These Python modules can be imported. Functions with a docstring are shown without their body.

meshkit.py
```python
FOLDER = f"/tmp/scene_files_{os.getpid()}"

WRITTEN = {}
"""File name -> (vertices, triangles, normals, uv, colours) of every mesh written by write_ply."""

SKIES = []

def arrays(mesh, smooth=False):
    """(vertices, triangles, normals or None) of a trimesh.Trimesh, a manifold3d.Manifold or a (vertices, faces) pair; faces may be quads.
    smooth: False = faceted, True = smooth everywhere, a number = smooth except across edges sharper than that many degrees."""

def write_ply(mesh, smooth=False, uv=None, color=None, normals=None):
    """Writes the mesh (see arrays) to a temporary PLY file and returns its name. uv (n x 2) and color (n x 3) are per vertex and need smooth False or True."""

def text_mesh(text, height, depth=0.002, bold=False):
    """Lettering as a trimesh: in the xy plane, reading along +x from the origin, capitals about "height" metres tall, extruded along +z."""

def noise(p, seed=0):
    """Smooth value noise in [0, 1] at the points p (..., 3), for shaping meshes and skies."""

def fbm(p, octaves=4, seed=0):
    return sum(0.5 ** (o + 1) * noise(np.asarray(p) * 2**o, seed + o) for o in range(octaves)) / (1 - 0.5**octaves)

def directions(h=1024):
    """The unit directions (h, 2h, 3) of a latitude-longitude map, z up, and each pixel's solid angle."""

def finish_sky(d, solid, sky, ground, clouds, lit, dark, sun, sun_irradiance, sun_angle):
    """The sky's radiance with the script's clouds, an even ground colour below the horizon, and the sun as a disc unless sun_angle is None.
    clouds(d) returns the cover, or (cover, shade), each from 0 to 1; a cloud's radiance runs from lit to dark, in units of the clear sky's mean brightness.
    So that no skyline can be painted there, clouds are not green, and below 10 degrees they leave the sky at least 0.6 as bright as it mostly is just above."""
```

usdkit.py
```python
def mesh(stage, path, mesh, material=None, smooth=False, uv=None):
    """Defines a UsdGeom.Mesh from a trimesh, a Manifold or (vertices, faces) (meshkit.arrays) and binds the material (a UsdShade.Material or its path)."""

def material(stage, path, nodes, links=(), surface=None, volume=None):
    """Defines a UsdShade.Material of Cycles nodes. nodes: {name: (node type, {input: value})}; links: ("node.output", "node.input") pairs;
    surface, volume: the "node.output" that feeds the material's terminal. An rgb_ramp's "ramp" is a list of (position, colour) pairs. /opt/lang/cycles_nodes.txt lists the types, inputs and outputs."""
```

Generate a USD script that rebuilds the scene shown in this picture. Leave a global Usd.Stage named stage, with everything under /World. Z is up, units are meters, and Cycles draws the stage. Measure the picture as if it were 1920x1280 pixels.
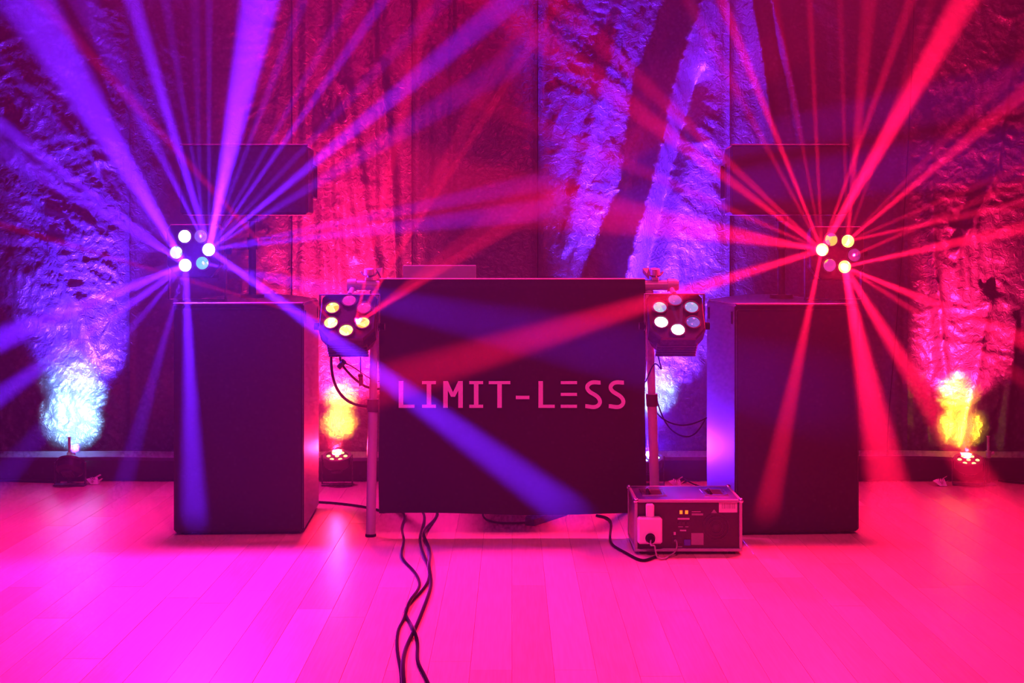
import math, random
import numpy as np, trimesh, usdkit, meshkit
from pxr import Usd, UsdGeom, UsdLux, Gf, Sdf
from shapely.geometry import Polygon, LineString, box as sbox
from shapely import affinity
from shapely.ops import unary_union

random.seed(7)
RNG = np.random.default_rng(7)
stage = Usd.Stage.CreateInMemory()
UsdGeom.Xform.Define(stage, '/World')
UsdGeom.Scope.Define(stage, '/World/Looks')

# ------------------------------------------------------------------ camera, exposure, room lights
CAM_H, F, HORIZON = 1.31, 2300.0, 480.0
cam = UsdGeom.Camera.Define(stage, '/World/camera')
cam.CreateHorizontalApertureAttr(36.0)
cam.CreateFocalLengthAttr(F / 1920 * 36.0)
cam.CreateVerticalApertureOffsetAttr(-(640 - HORIZON) / 1920 * 36.0)
cam.AddTranslateOp().Set(Gf.Vec3d(0, 0, CAM_H))
cam.AddRotateXOp().Set(90.0)
cam.CreateClippingRangeAttr((0.05, 200.0))
cam.CreateExposureAttr(0.0)

HAZE = 0.02          # scattering per metre of the fog in the room
LIGHT_N = [0]


def spot(pos, target, intensity, color, half_angle, soft=0.6, radius=0.008, name='beam_light'):
    """A real spotlight at pos aimed at target; intensity in candela-like units."""
    LIGHT_N[0] += 1
    l = UsdLux.SphereLight.Define(stage, f'/World/lights/{name}_{LIGHT_N[0]:03d}')
    l.CreateRadiusAttr(radius); l.CreateIntensityAttr(float(intensity)); l.CreateNormalizeAttr(True)
    l.CreateColorAttr(Gf.Vec3f(*color))
    s = UsdLux.ShapingAPI.Apply(l.GetPrim())
    s.CreateShapingConeAngleAttr(float(half_angle)); s.CreateShapingConeSoftnessAttr(float(soft))
    z = np.array(pos, float) - np.array(target, float); z /= np.linalg.norm(z)
    x = np.cross([0, 0, 1] if abs(z[2]) < .9 else [1, 0, 0], z); x /= np.linalg.norm(x); y = np.cross(z, x)
    l.AddTransformOp().Set(Gf.Matrix4d(*map(float, (*x, 0, *y, 0, *z, 0, *pos, 1))))


UsdGeom.Scope.Define(stage, '/World/lights')
# house wash lamps hung high over the stand and the dance floor
spot((-1.6, 6.5, 4.3), (-1.4, 4.5, 0), 740, (.95, .010, .46), 41, 1.0, .30, 'wash_light')
spot((1.7, 6.5, 4.3), (1.5, 4.5, 0), 820, (1.0, .010, .17), 41, 1.0, .30, 'wash_light')
spot((0.2, 1.6, 4.2), (0.0, 5.0, 0.2), 330, (1.0, .035, .30), 34, 1.0, .14, 'wash_light')
# red wash on the middle of the drapes, from the truss high up
spot((-0.6, 4.6, 4.2), (-0.35, 7.5, 2.3), 130, (1.0, .0, .14), 24, 1.0, .10, 'wash_light')


def P(px, py, Y):
    return np.array([(px - 960) * Y / F, Y, CAM_H - (py - HORIZON) * Y / F])


# ------------------------------------------------------------------ helpers
LOC = {}
USED = {}


def numbered(base):
    n = USED.get(base, -1) + 1
    USED[base] = n
    return base if n == 0 else f'{base}_{n:03d}'


def data(prim, label=None, cat=None, group=None, kind=None):
    for k, v in (('label', label), ('category', cat), ('group', group), ('kind', kind)):
        if v:
            prim.SetCustomDataByKey(k, v)


def thing(name, label, cat, loc, group=None, kind=None):
    p = '/World/' + numbered('/World/' + name)[7:]
    x = UsdGeom.Xform.Define(stage, p)
    x.AddTranslateOp().Set(Gf.Vec3d(*map(float, loc)))
    data(x.GetPrim(), label, cat, group, kind)
    LOC[p] = np.array(loc, float)
    return p


def part(parent, name, mesh, mat, smooth=False, label=None, kind=None):
    """A mesh given in world coordinates as a child of a thing (or of a part)."""
    p = numbered(parent + '/' + name)
    base = next(LOC[q] for q in sorted(LOC, key=len, reverse=True) if parent == q or parent.startswith(q + '/'))
    v, f, n = meshkit.arrays(mesh, False)
    m = usdkit.mesh(stage, p, trimesh.Trimesh(v - base, f, process=False), mat, smooth)
    data(m.GetPrim(), label, kind=kind)
    return p


def single(name, mesh, mat, label=None, cat=None, group=None, kind=None, smooth=False):
    p = '/World/' + numbered('/World/' + name)[7:]
    m = usdkit.mesh(stage, p, mesh, mat, smooth)
    data(m.GetPrim(), label, cat, group, kind)
    return p


def cat(*ms):
    return trimesh.util.concatenate([m for m in ms])


def box(x0, x1, y0, y1, z0, z1):
    b = trimesh.creation.box([x1 - x0, y1 - y0, z1 - z0])
    b.apply_translation([(x0 + x1) / 2, (y0 + y1) / 2, (z0 + z1) / 2])
    return b


def cbox(x0, x1, y0, y1, z0, z1, c=.006):
    """A box with chamfered edges."""
    pts = []
    for sx, x in ((-1, x0), (1, x1)):
        for sy, y in ((-1, y0), (1, y1)):
            for sz, z in ((-1, z0), (1, z1)):
                pts += [(x, y - sy * c, z - sz * c), (x - sx * c, y, z - sz * c), (x - sx * c, y - sy * c, z)]
    return trimesh.Trimesh(*[np.array(a) for a in _hull(pts)], process=False)


def _hull(pts):
    h = trimesh.convex.convex_hull(np.array(pts, float))
    return h.vertices, h.faces


def hull(pts):
    v, f = _hull(pts)
    return trimesh.Trimesh(v, f, process=False)


def cyl(a, b, r, r2=None, n=24):
    """A capped cylinder or cone from a to b."""
    a, b = np.array(a, float), np.array(b, float)
    r2 = r if r2 is None else r2
    d = (b - a) / np.linalg.norm(b - a)
    x = np.cross(d, [0, 0, 1] if abs(d[2]) < .9 else [1, 0, 0]); x /= np.linalg.norm(x); y = np.cross(d, x)
    t = np.arange(n) * 2 * np.pi / n
    ring = np.cos(t)[:, None] * x + np.sin(t)[:, None] * y
    v = np.vstack([a + ring * r, b + ring * r2, [a], [b]])
    i = np.arange(n); j = (i + 1) % n
    f = np.vstack([np.c_[i, j, i + n], np.c_[j, j + n, i + n], np.c_[j, i, np.full(n, 2 * n)], np.c_[i + n, j + n, np.full(n, 2 * n + 1)]])
    m = trimesh.Trimesh(v, f, process=False)
    m.fix_normals()
    return m


def smooth_path(pts, n=12):
    pts = np.array(pts, float)
    if len(pts) < 3:
        return pts
    from scipy.interpolate import CubicSpline
    d = np.r_[0, np.cumsum(np.linalg.norm(np.diff(pts, axis=0), axis=1) ** .5)]
    return CubicSpline(d, pts)(np.linspace(0, d[-1], n * (len(pts) - 1) + 1))


def tube(pts, r, sides=10, spline=True, n=10):
    p = smooth_path(pts, n) if spline else np.array(pts, float)
    t = np.gradient(p, axis=0); t /= np.linalg.norm(t, axis=1, keepdims=True)
    a = np.cross(t[0], [0, 0, 1] if abs(t[0][2]) < .9 else [1, 0, 0])
    rings = []
    ang = np.arange(sides) * 2 * np.pi / sides
    for k in range(len(p)):
        a = a - t[k] * a.dot(t[k]); a /= np.linalg.norm(a); b = np.cross(t[k], a)
        rings.append(p[k] + r * (np.cos(ang)[:, None] * a + np.sin(ang)[:, None] * b))
    v = np.vstack(rings + [p[:1], p[-1:]])
    f = []
    for k in range(len(p) - 1):
        for i in range(sides):
            j = (i + 1) % sides; A, B = k * sides, (k + 1) * sides
            f += [[A + i, A + j, B + j], [A + i, B + j, B + i]]
    e = len(v) - 2; L = (len(p) - 1) * sides
    for i in range(sides):
        j = (i + 1) % sides
        f += [[e, j, i], [e + 1, L + i, L + j]]
    m = trimesh.Trimesh(v, np.array(f), process=False)
    m.fix_normals()
    return m


def extrude_xz(poly, y0, y1):
    """A shapely polygon drawn in x,z, given thickness from y0 to y1."""
    out = []
    for g in getattr(poly, 'geoms', [poly]):
        m = trimesh.creation.extrude_polygon(g, y1 - y0, engine='earcut')
        v = np.array(m.vertices)
        m.vertices = np.c_[v[:, 0], y0 + v[:, 2], v[:, 1]]
        m.invert()
        m.fix_normals()
        out.append(m)
    return cat(*out)


def frame_of(rot_deg_x, rot_deg_z=0.0, origin=(0, 0, 0)):
    """A 4x4: local -y is the face; pitched up by rot_deg_x, yawed by rot_deg_z."""
    a = trimesh.transformations.rotation_matrix(math.radians(-rot_deg_x), [1, 0, 0])
    b = trimesh.transformations.rotation_matrix(math.radians(rot_deg_z), [0, 0, 1])
    m = b @ a
    m[:3, 3] = origin
    return m


def moved(m, M):
    m = m.copy(); m.apply_transform(M)
    return m


# ------------------------------------------------------------------ materials
def mat(name, color, rough=.5, metal=0.0, bump=None, spec=.5, extra=None):
    """Matt colour under a thin reflecting coat, or bare metal; bump = (scale, strength, distance)."""
    nodes = {'g': ('glossy_bsdf', {'roughness': rough, 'color': color if metal > .5 else (1, 1, 1), 'distribution': 'ggx'})}
    links, out = [], 'g.BSDF'
    if metal <= .5:
        nodes.update({'d': ('diffuse_bsdf', {'color': color}), 'f': ('fresnel', {'IOR': 1.0 + spec}), 'm': ('mix_closure', {})})
        links += [('f.fac', 'm.fac'), ('d.BSDF', 'm.closure1'), ('g.BSDF', 'm.closure2')]
        out = 'm.closure'
    if bump:
        scale, strength, dist = bump
        nodes['tc'] = ('texture_coordinate', {})
        nodes['n'] = ('noise_texture', {'scale': scale, 'detail': 1.0})
        nodes['b'] = ('bump', {'strength': strength, 'distance': dist})
        links += [('tc.object', 'n.vector'), ('n.fac', 'b.height'), ('b.normal', 'g.normal')] + ([('b.normal', 'd.normal')] if metal <= .5 else [])
    return usdkit.material(stage, '/World/Looks/' + name, nodes, links, surface=out)


def emit(name, color, strength):
    return usdkit.material(stage, '/World/Looks/' + name, {'e': ('emission', {'color': color, 'strength': strength})}, surface='e.emission')


M = {}
M['haze'] = usdkit.material(stage, '/World/Looks/haze', {'v': ('scatter_volume', {'color': (1, 1, 1), 'density': HAZE, 'anisotropy': 0.0})}, volume='v.volume')
M['wall'] = mat('wall', (.10, .09, .09), .8, bump=(20, .2, .01))
# wooden boards: tone varies from board to board, grain runs along the board
WOOD = {}
for k, (c0, c1) in enumerate((((.56, .40, .25), (.64, .47, .30)), ((.50, .35, .21), (.58, .42, .26)), ((.60, .44, .29), (.68, .51, .34)), ((.53, .38, .24), (.62, .45, .28)))):
    WOOD[k] = usdkit.material(stage, f'/World/Looks/board_{"abcd"[k]}', {
        'g': ('geometry', {}), 'm': ('mapping', {'scale': (30.0, 1.6, 1.0)}), 'n': ('noise_texture', {'scale': 3.0, 'detail': 3.0, 'roughness': .6}),
        'r': ('rgb_ramp', {'ramp': [(.3, c0), (.7, c1)]}), 'f': ('fresnel', {'IOR': 1.42}),
        'd': ('diffuse_bsdf', {}), 'gl': ('glossy_bsdf', {'roughness': .30 + .02 * k, 'color': (1, 1, 1), 'distribution': 'ggx'}), 'mx': ('mix_closure', {})},
        [('g.position', 'm.vector'), ('m.vector', 'n.vector'), ('n.fac', 'r.fac'), ('r.color', 'd.color'), ('f.fac', 'mx.fac'), ('d.BSDF', 'mx.closure1'), ('gl.BSDF', 'mx.closure2')], surface='mx.closure')
M['subfloor'] = mat('subfloor', (.10, .07, .05), .8)
# crushed black satin drape: fine creases in relief
M['drape'] = usdkit.material(stage, '/World/Looks/drape', {
    'g': ('geometry', {}), 'n1': ('noise_texture', {'scale': 24.0, 'detail': 3.0, 'roughness': .65, 'distortion': .6}),
    'b': ('bump', {'strength': .9, 'distance': .014}), 'd': ('diffuse_bsdf', {'color': (.046, .043, .046)}),
    'gl': ('glossy_bsdf', {'roughness': .42, 'color': (1, 1, 1), 'distribution': 'ggx'}), 'mx': ('mix_closure', {'fac': .06})},
    [('g.position', 'n1.vector'), ('n1.fac', 'b.height'), ('b.normal', 'd.normal'), ('b.normal', 'gl.normal'), ('d.BSDF', 'mx.closure1'), ('gl.BSDF', 'mx.closure2')], surface='mx.closure')
M['skirt'] = mat('skirt', (.007, .0065, .007), .6, bump=(25, .4, .01))
M['carpet_black'] = mat('carpet_black', (.012, .0115, .012), .55, bump=(220, .3, .002), spec=.35)
M['panel_black'] = mat('panel_black', (.016, .015, .016), .40, bump=(160, .2, .002))
M['banner'] = mat('banner', (.009, .0085, .009), .7, bump=(300, .3, .001), spec=.3)
M['vinyl'] = mat('vinyl', (.46, .45, .45), .5)
M['plastic_black'] = mat('plastic_black', (.02, .019, .02), .32)
M['plastic_dark'] = mat('plastic_dark', (.03, .028, .03), .5)
M['rubber'] = mat('rubber', (.008, .0076, .008), .7, spec=.04)
M['aluminium'] = mat('aluminium', (.27, .265, .27), .30, spec=1.0)
M['aluminium_dull'] = mat('aluminium_dull', (.26, .255, .26), .45, spec=.9)
M['laptop'] = mat('laptop', (.36, .35, .36), .35, spec=.7)
M['steel'] = mat('steel', (.7, .7, .7), .22, 1.0)
M['white_plastic'] = mat('white_plastic', (.62, .60, .59), .4)
M['paper'] = mat('paper', (.5, .49, .48), .7)
M['print_grey'] = mat('print_grey', (.22, .20, .20), .7)
M['print_light'] = mat('print_light', (.40, .38, .38), .6)
M['case_blue'] = mat('case_blue', (.012, .012, .12), .35)
M['blue_socket'] = mat('blue_socket', (.03, .05, .30), .4)
M['clear'] = mat('clear', (.75, .72, .75), .12, spec=.7)
M['speaker_mesh'] = mat('speaker_mesh', (.012, .012, .012), .45, .3, bump=(400, .4, .002))


def lens_mat(name, c0, c1, s):
    """Glass lens with the lit diodes seen broken up through its facets."""
    return usdkit.material(stage, '/World/Looks/' + name, {
        'tc': ('texture_coordinate', {}), 'v': ('voronoi_texture', {'feature': 'f1', 'scale': 28.0}), 'n': ('separate_color', {}),
        'r': ('rgb_ramp', {'ramp': [(.25, c0), (.6, c1)]}), 'e': ('emission', {'strength': s}), 'gl': ('glossy_bsdf', {'roughness': .1, 'color': (.6, .6, .6)}), 'm': ('mix_closure', {'fac': .1})},
        [('tc.object', 'v.vector'), ('v.color', 'n.color'), ('n.r', 'r.fac'), ('r.color', 'e.color'), ('e.emission', 'm.closure1'), ('gl.BSDF', 'm.closure2')], surface='m.closure')


M['lens_white'] = lens_mat('lens_white', (1.0, 1.0, 1.0), (.8, 1.0, 1.0), 4.0)
M['lens_cyan'] = lens_mat('lens_cyan', (.75, .95, 1.0), (.12, .60, .68), 1.15)
M['lens_lilac'] = lens_mat('lens_lilac', (.32, .14, .8), (.22, .10, .62), .9)
M['lens_pale'] = lens_mat('lens_pale', (.5, .75, .85), (.42, .40, .9), .95)
M['lens_gold'] = lens_mat('lens_gold', (1.0, .85, .25), (1.0, .45, .05), 1.5)
M['lens_yellow'] = lens_mat('lens_yellow', (1.0, .9, .4), (1.0, .75, .12), 2.6)
M['lens_half'] = lens_mat('lens_half', (1.0, .6, .1), (.45, .03, .3), 1.1)
M['lens_pink'] = lens_mat('lens_pink', (1.0, .05, .5), (.9, .02, .38), .95)
M['lens_mauve'] = lens_mat('lens_mauve', (.30, .02, .26), (.22, .02, .2), .9)
M['led_red'] = emit('led_red', (1.0, .45, .18), 2.6)
M['led_blue'] = emit('led_blue', (.45, .5, 1.0), 5.0)
M['led_digit'] = emit('led_digit', (1.0, .07, .006), 4.0)
M['led_small'] = emit('led_small', (1.0, .12, .03), 1.2)

# ------------------------------------------------------------------ the room
YB = 7.55            # back wall of drapes
floor = thing('floor', None, None, (0, 0, 0), kind='structure')
part(floor, 'subfloor', box(-6, 6, -4, 8.4, -.12, -.014), M['subfloor'])
W = .133
ncol = 23
for c in range(-ncol, ncol):
    x0, x1 = c * W, (c + 1) * W
    y = 3.3 - RNG.uniform(0, 1.3)
    far = abs(x0) > 2.0
    while y < 8.0:
        L = RNG.uniform(1.3, 2.1)
        y1 = min(y + L, 8.0)
        if y1 > 3.3 and abs((x0 + x1) / 2) - W < 960 / F * y1:
            g = .0004
            b = cbox(x0 + g, x1 - g, max(y, 3.3) + g, y1 - g, -.013, RNG.uniform(-.0004, 0), .0006)
            part(floor, 'plank', b, WOOD[int(RNG.integers(0, 4))])
        y = y1
# the rest of the floor, nearer than the picture and beside it, in long plain boards
rest = [cbox(-6, -ncol * W - .001, -4, 8.2, -.013, -.0003, .001), cbox(ncol * W + .001, 6, -4, 8.2, -.013, -.0003, .001)]
near = [cbox(c * W * 2 + .001, (c + 1) * W * 2 - .001, -4, 3.299, -.013, -.0003, .001) for c in range(-11, 11)]
near += [cbox(-ncol * W, -22 * W - .001, -4, 3.299, -.013, -.0003, .001), cbox(22 * W + .001, ncol * W, -4, 3.299, -.013, -.0003, .001)]
part(floor, 'outer_boards', cat(*rest, *near), WOOD[0], kind='stuff')
for s in (-1, 1):     # boards just outside the view, beyond the picked-apart ones
    pts = [cbox(s * 1.5 - .0, s * 1.5 + .0001, 3.3, 3.3001, -.013, -.0129, .00001)]
outer = []
for c in range(-ncol, ncol):
    x0, x1 = c * W, (c + 1) * W
    lim = (abs((x0 + x1) / 2) - W) * F / 960
    if lim > 3.3:
        y1 = min(lim, 8.0)
        outer.append(cbox(x0 + .001, x1 - .001, 3.3, y1, -.0135, -.0028, .001))
if outer:
    part(floor, 'border_boards', cat(*outer), WOOD[1], kind='stuff')
single('wall_back', box(-6, 6, 8.3, 8.4, -.12, 4.5), M['wall'], kind='structure')
single('wall_left', box(-6.1, -6, -4, 8.4, -.12, 4.5), M['wall'], kind='structure')
single('wall_right', box(6, 6.1, -4, 8.4, -.12, 4.5), M['wall'], kind='structure')
single('haze', box(-4.2, 4.2, 4.15, 7.22, .003, 3.6), M['haze'], 'thin fog hanging in the whole room, catching the light beams', 'haze', kind='stuff')


# ------------------------------------------------------------------ drapes
def ridge(X, Z, pts, width, amp, sharp=1.0):
    """A fold along a polyline drawn over the curtain (x, z), amp metres proud."""
    best = np.full(X.shape, 1e9)
    for (ax, az), (bx, bz) in zip(pts[:-1], pts[1:]):
        dx, dz = bx - ax, bz - az
        t = np.clip(((X - ax) * dx + (Z - az) * dz) / (dx * dx + dz * dz), 0, 1)
        best = np.minimum(best, np.hypot(X - ax - t * dx, Z - az - t * dz))
    return amp * np.exp(-(best / width) ** 2 * sharp)


def cx(px):
    return (px - 960) * YB / F


def cz(py):
    return CAM_H - (py - HORIZON) * YB / F


def fold(px_pts):
    return [(cx(a), cz(b)) for a, b in px_pts]


def drape_depth(X, Z, seed, crush):
    p = np.stack([X * 1.0, np.full(X.shape, seed * 3.1), Z * .55], -1)
    d = .10 * (meshkit.fbm(p * 3.1, 2, seed) - .5)                        # broad hanging folds
    q = np.stack([X, np.full(X.shape, seed * 1.7), Z], -1)
    warp = .5 * meshkit.fbm(q * 2.0, 2, seed + 3)[..., None] * np.array([1., 0, 1.])
    for fx, fz, amp, sd, pw in ((7., 4.5, .013, 5, 7), (15., 9., .011, 9, 6), (11., 24., .007, 13, 5), (31., 25., .008, 17, 4)):
        n_ = meshkit.noise((q + warp) * np.array([fx, 1, fz]) + np.stack([Z * fx * .45, 0 * X, X * fz * .3], -1), seed + sd)
        d = d + crush * amp * (1 - np.abs(2 * n_ - 1)) ** pw
    return d


PANELS = [
    # px left, px right, crush, label
    (-420, 0 - 60, .8, 'black crushed drape panel at the far edge, beyond the white-blue uplight'),
    (-60, 245, 1.1, 'crushed black drape panel lit white and blue from the floor'),
    (245, 548, .7, 'dark violet drape panel behind the speaker over the blue-beam lamp'),
    (548, 773, .35, 'red-lit black drape panel with an amber patch low behind the stand'),
    (773, 1008, .25, 'smooth dark crimson drape panel behind the laptop'),
    (1008, 1368, .65, 'blue-lit black drape panel with one strong slanting fold'),
    (1368, 1700, .35, 'dark purple drape panel behind the speaker over the red-beam lamp'),
    (1700, 1990, 1.0, 'crumpled black drape panel lit red with an amber core'),
    (1990, 2350, .8, 'black crushed drape panel at the far edge, beyond the amber uplight'),
]
FOLDS = {
    5: [([(1330, -60), (1262, 150), (1222, 330), (1185, 460), (1140, 640)], .075, .19), ([(1310, 150), (1255, 340), (1225, 470), (1185, 640)], .06, -.15),
        ([(1390, -60), (1372, 300), (1375, 890)], .10, .05), ([(1170, 0), (1120, 200), (1060, 460)], .05, .03)],
    6: [([(1396, -60), (1425, 120), (1450, 300), (1475, 420)], .035, .09), ([(1428, -60), (1470, 110), (1510, 290), (1540, 420)], .035, .08), ([(1690, -60), (1680, 890)], .05, .05)],
    3: [([(625, -60), (628, 200), (640, 560)], .03, .05), ([(715, 120), (735, 330), (745, 560)], .03, .045), ([(700, -60), (705, 420)], .02, .03), ([(575, -60), (570, 300), (560, 560)], .04, .05), ([(650, 160), (690, 420), (715, 560)], .035, .05), ([(640, 230), (665, 480)], .03, .04), ([(760, 0), (768, 540)], .02, .03),
        ([(600, 250), (612, 560)], .04, .05)],
    4: [([(700 + 148, 0), (848, 400)], .012, .012), ([(1000, 0), (1004, 560)], .012, .012), ([(800, 100), (790, 520)], .05, .03)],
    1: [([(110, 0), (160, 120), (190, 300)], .05, .06), ([(30, 250), (100, 420), (170, 640)], .05, .05)],
    7: [([(1890, 130), (1860, 330), (1790, 470)], .03, .07), ([(1740, 250), (1745, 480), (1770, 700)], .03, .06), ([(1850, 560), (1810, 760), (1790, 880)], .045, .06), ([(1900, 600), (1880, 850)], .03, .05),
        ([(1740, 427), (1835, 427)], .012, .012), ([(1745, 578), (1830, 578)], .012, .012)],
}
for k, (pa, pb, crush, label) in enumerate(PANELS):
    xa, xb = cx(pa), cx(pb)
    nx, nz = int((xb - xa) / .013), 300
    X, Z = np.meshgrid(np.linspace(xa + .003, xb - .003, nx), np.linspace(.012, 4.25, nz))
    d = drape_depth(X, Z, k + 3, crush)
    for pts, wd, am in FOLDS.get(k, []):
        d = d + ridge(X, Z, fold(pts), wd, am)
    edge = np.minimum(X - xa, xb - X)
    d = d * np.clip(edge / .10, .25, 1) + .02 * np.exp(-(edge / .02) ** 2)
    Y = YB - d + .012 * (k % 2)
    hem = np.clip((.10 - Z) / .10, 0, 1)
    Y = Y - .03 * hem
    Xs = X
    v = np.stack([Xs, Y, Z], -1).reshape(-1, 3)
    vb = v + [0, .004, 0]
    i, j = np.meshgrid(np.arange(nz - 1), np.arange(nx - 1), indexing='ij')
    a = (i * nx + j).ravel(); b = a + 1; c = a + nx; e = c + 1
    f = np.vstack([np.c_[a, b, e], np.c_[a, e, c]])
    single('drape_panel', trimesh.Trimesh(v, f, process=False), M['drape'], label, 'curtain', 'drape panels along the back', smooth=True)
# low black skirting the drapes stand behind
sk = []
xs = np.linspace(-4.3, 4.3, 260)
prof = [(7.36, .004), (7.15, .004), (7.125, .03), (7.12, .125), (7.135, .142), (7.36, .142)]
V = []
for x in xs:
    for (y, z) in prof:
        w = .018 * (meshkit.noise(np.array([x * 3.0, z * 6, 1.0])) - .5)
        V.append((x, y + w * (y < 7.3), max(.003, z + (w * .5 if z > .05 else 0))))
V = np.array(V); n = len(prof); Fc = []
for i in range(len(xs) - 1):
    for j in range(n):
        jj = (j + 1) % n
        A, B, C, D = i * n + j, i * n + jj, (i + 1) * n + jj, (i + 1) * n + j
        Fc += [[A, D, C], [A, C, B]]
m = trimesh.Trimesh(V, np.array(Fc), process=False)
single('baseboard_back', m, M['skirt'], kind='structure', smooth=40)


# ------------------------------------------------------------------ subwoofer cabinets, poles, top speakers
def bass_cabinet(x0, x1, y0, depth, h, yaw, label, side):
    c = np.array([(x0 + x1) / 2, y0 + depth / 2, 0])
    t = thing('bass_cabinet', label, 'speaker cabinet', c, 'bass cabinets under the speakers')
    R = trimesh.transformations.rotation_matrix(math.radians(yaw), [0, 0, 1], [(x0 + x1) / 2, y0, 0])
    body = cbox(x0, x1, y0 + .012, y0 + depth, .012, h - .004, .012)
    part(t, 'body', moved(body, R), M['carpet_black'])
    part(t, 'front_grille', moved(cbox(x0 + .004, x1 - .004, y0, y0 + .02, .02, h - .03, .008), R), M['carpet_black'])
    part(t, 'top_rim', moved(cbox(x0 - .001, x1 + .001, y0 - .002, y0 + .02, h - .012, h, .004), R), M['plastic_dark'])
    # slightly domed fabric top
    nx = 20; X, Yy = np.meshgrid(np.linspace(x0 + .01, x1 - .01, nx), np.linspace(y0 + .02, y0 + depth - .004, nx))
    u = (X - x0) / (x1 - x0); w = (Yy - y0) / depth
    Z = h - .003 + .05 * np.clip(np.sin(np.pi * u), 0, 1) * np.clip(w, 0, 1) ** 2 * 0.55
    v = np.stack([X, Yy, Z], -1).reshape(-1, 3)
    lo = v.copy(); lo[:, 2] = h - .02
    i, j = np.meshgrid(np.arange(nx - 1), np.arange(nx - 1), indexing='ij'); a = (i * nx + j).ravel()
    f = np.vstack([np.c_[a, a + 1, a + nx + 1], np.c_[a, a + nx + 1, a + nx]])
    rim = [*range(nx), *[nx - 1 + nx * k for k in range(1, nx)], *[nx * nx - 2 - k for k in range(nx - 1)], *[nx * (nx - 2 - k) for k in range(nx - 2)]]
    N = nx * nx
    s = [[rim[k], rim[(k + 1) % len(rim)], N + rim[(k + 1) % len(rim)]] for k in range(len(rim))] + [[rim[k], N + rim[(k + 1) % len(rim)], N + rim[k]] for k in range(len(rim))]
    top = trimesh.Trimesh(np.vstack([v, lo]), np.vstack([f, np.array(s)]), process=False)
    part(t, 'top_cover', moved(top, R), M['carpet_black'])
    xs_ = x1 if side > 0 else x0
    for yy, zz in ((y0 + .07, h - .07), (y0 + depth - .06, h - .07)):
        part(t, 'side_slot', moved(cbox(xs_ - .004, xs_ + .003, yy - .010, yy + .010, zz - .03, zz + .03, .002), R), M['rubber'])
    for fx in (x0 + .05, x1 - .05):
        for fy in (y0 + .06, y0 + depth - .06):
            part(t, 'foot', moved(cyl((fx, fy, 0), (fx, fy, .014), .025, n=16), R), M['rubber'])
    return t


H_SUB = P(0, 567, 5.75)[2]
bass_cabinet(P(325, 0, 5.75)[0], P(568, 0, 5.75)[0], 5.75, .62, H_SUB, 2.2, 'tall black bass cabinet beneath the blue-beam lamp, one side lit red', 1)
bass_cabinet(P(1378, 0, 5.75)[0], P(1615, 0, 5.75)[0], 5.75, .62, H_SUB - .004, 3.6, 'tall black bass cabinet beneath the red-beam lamp, one side lit blue', -1)


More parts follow.
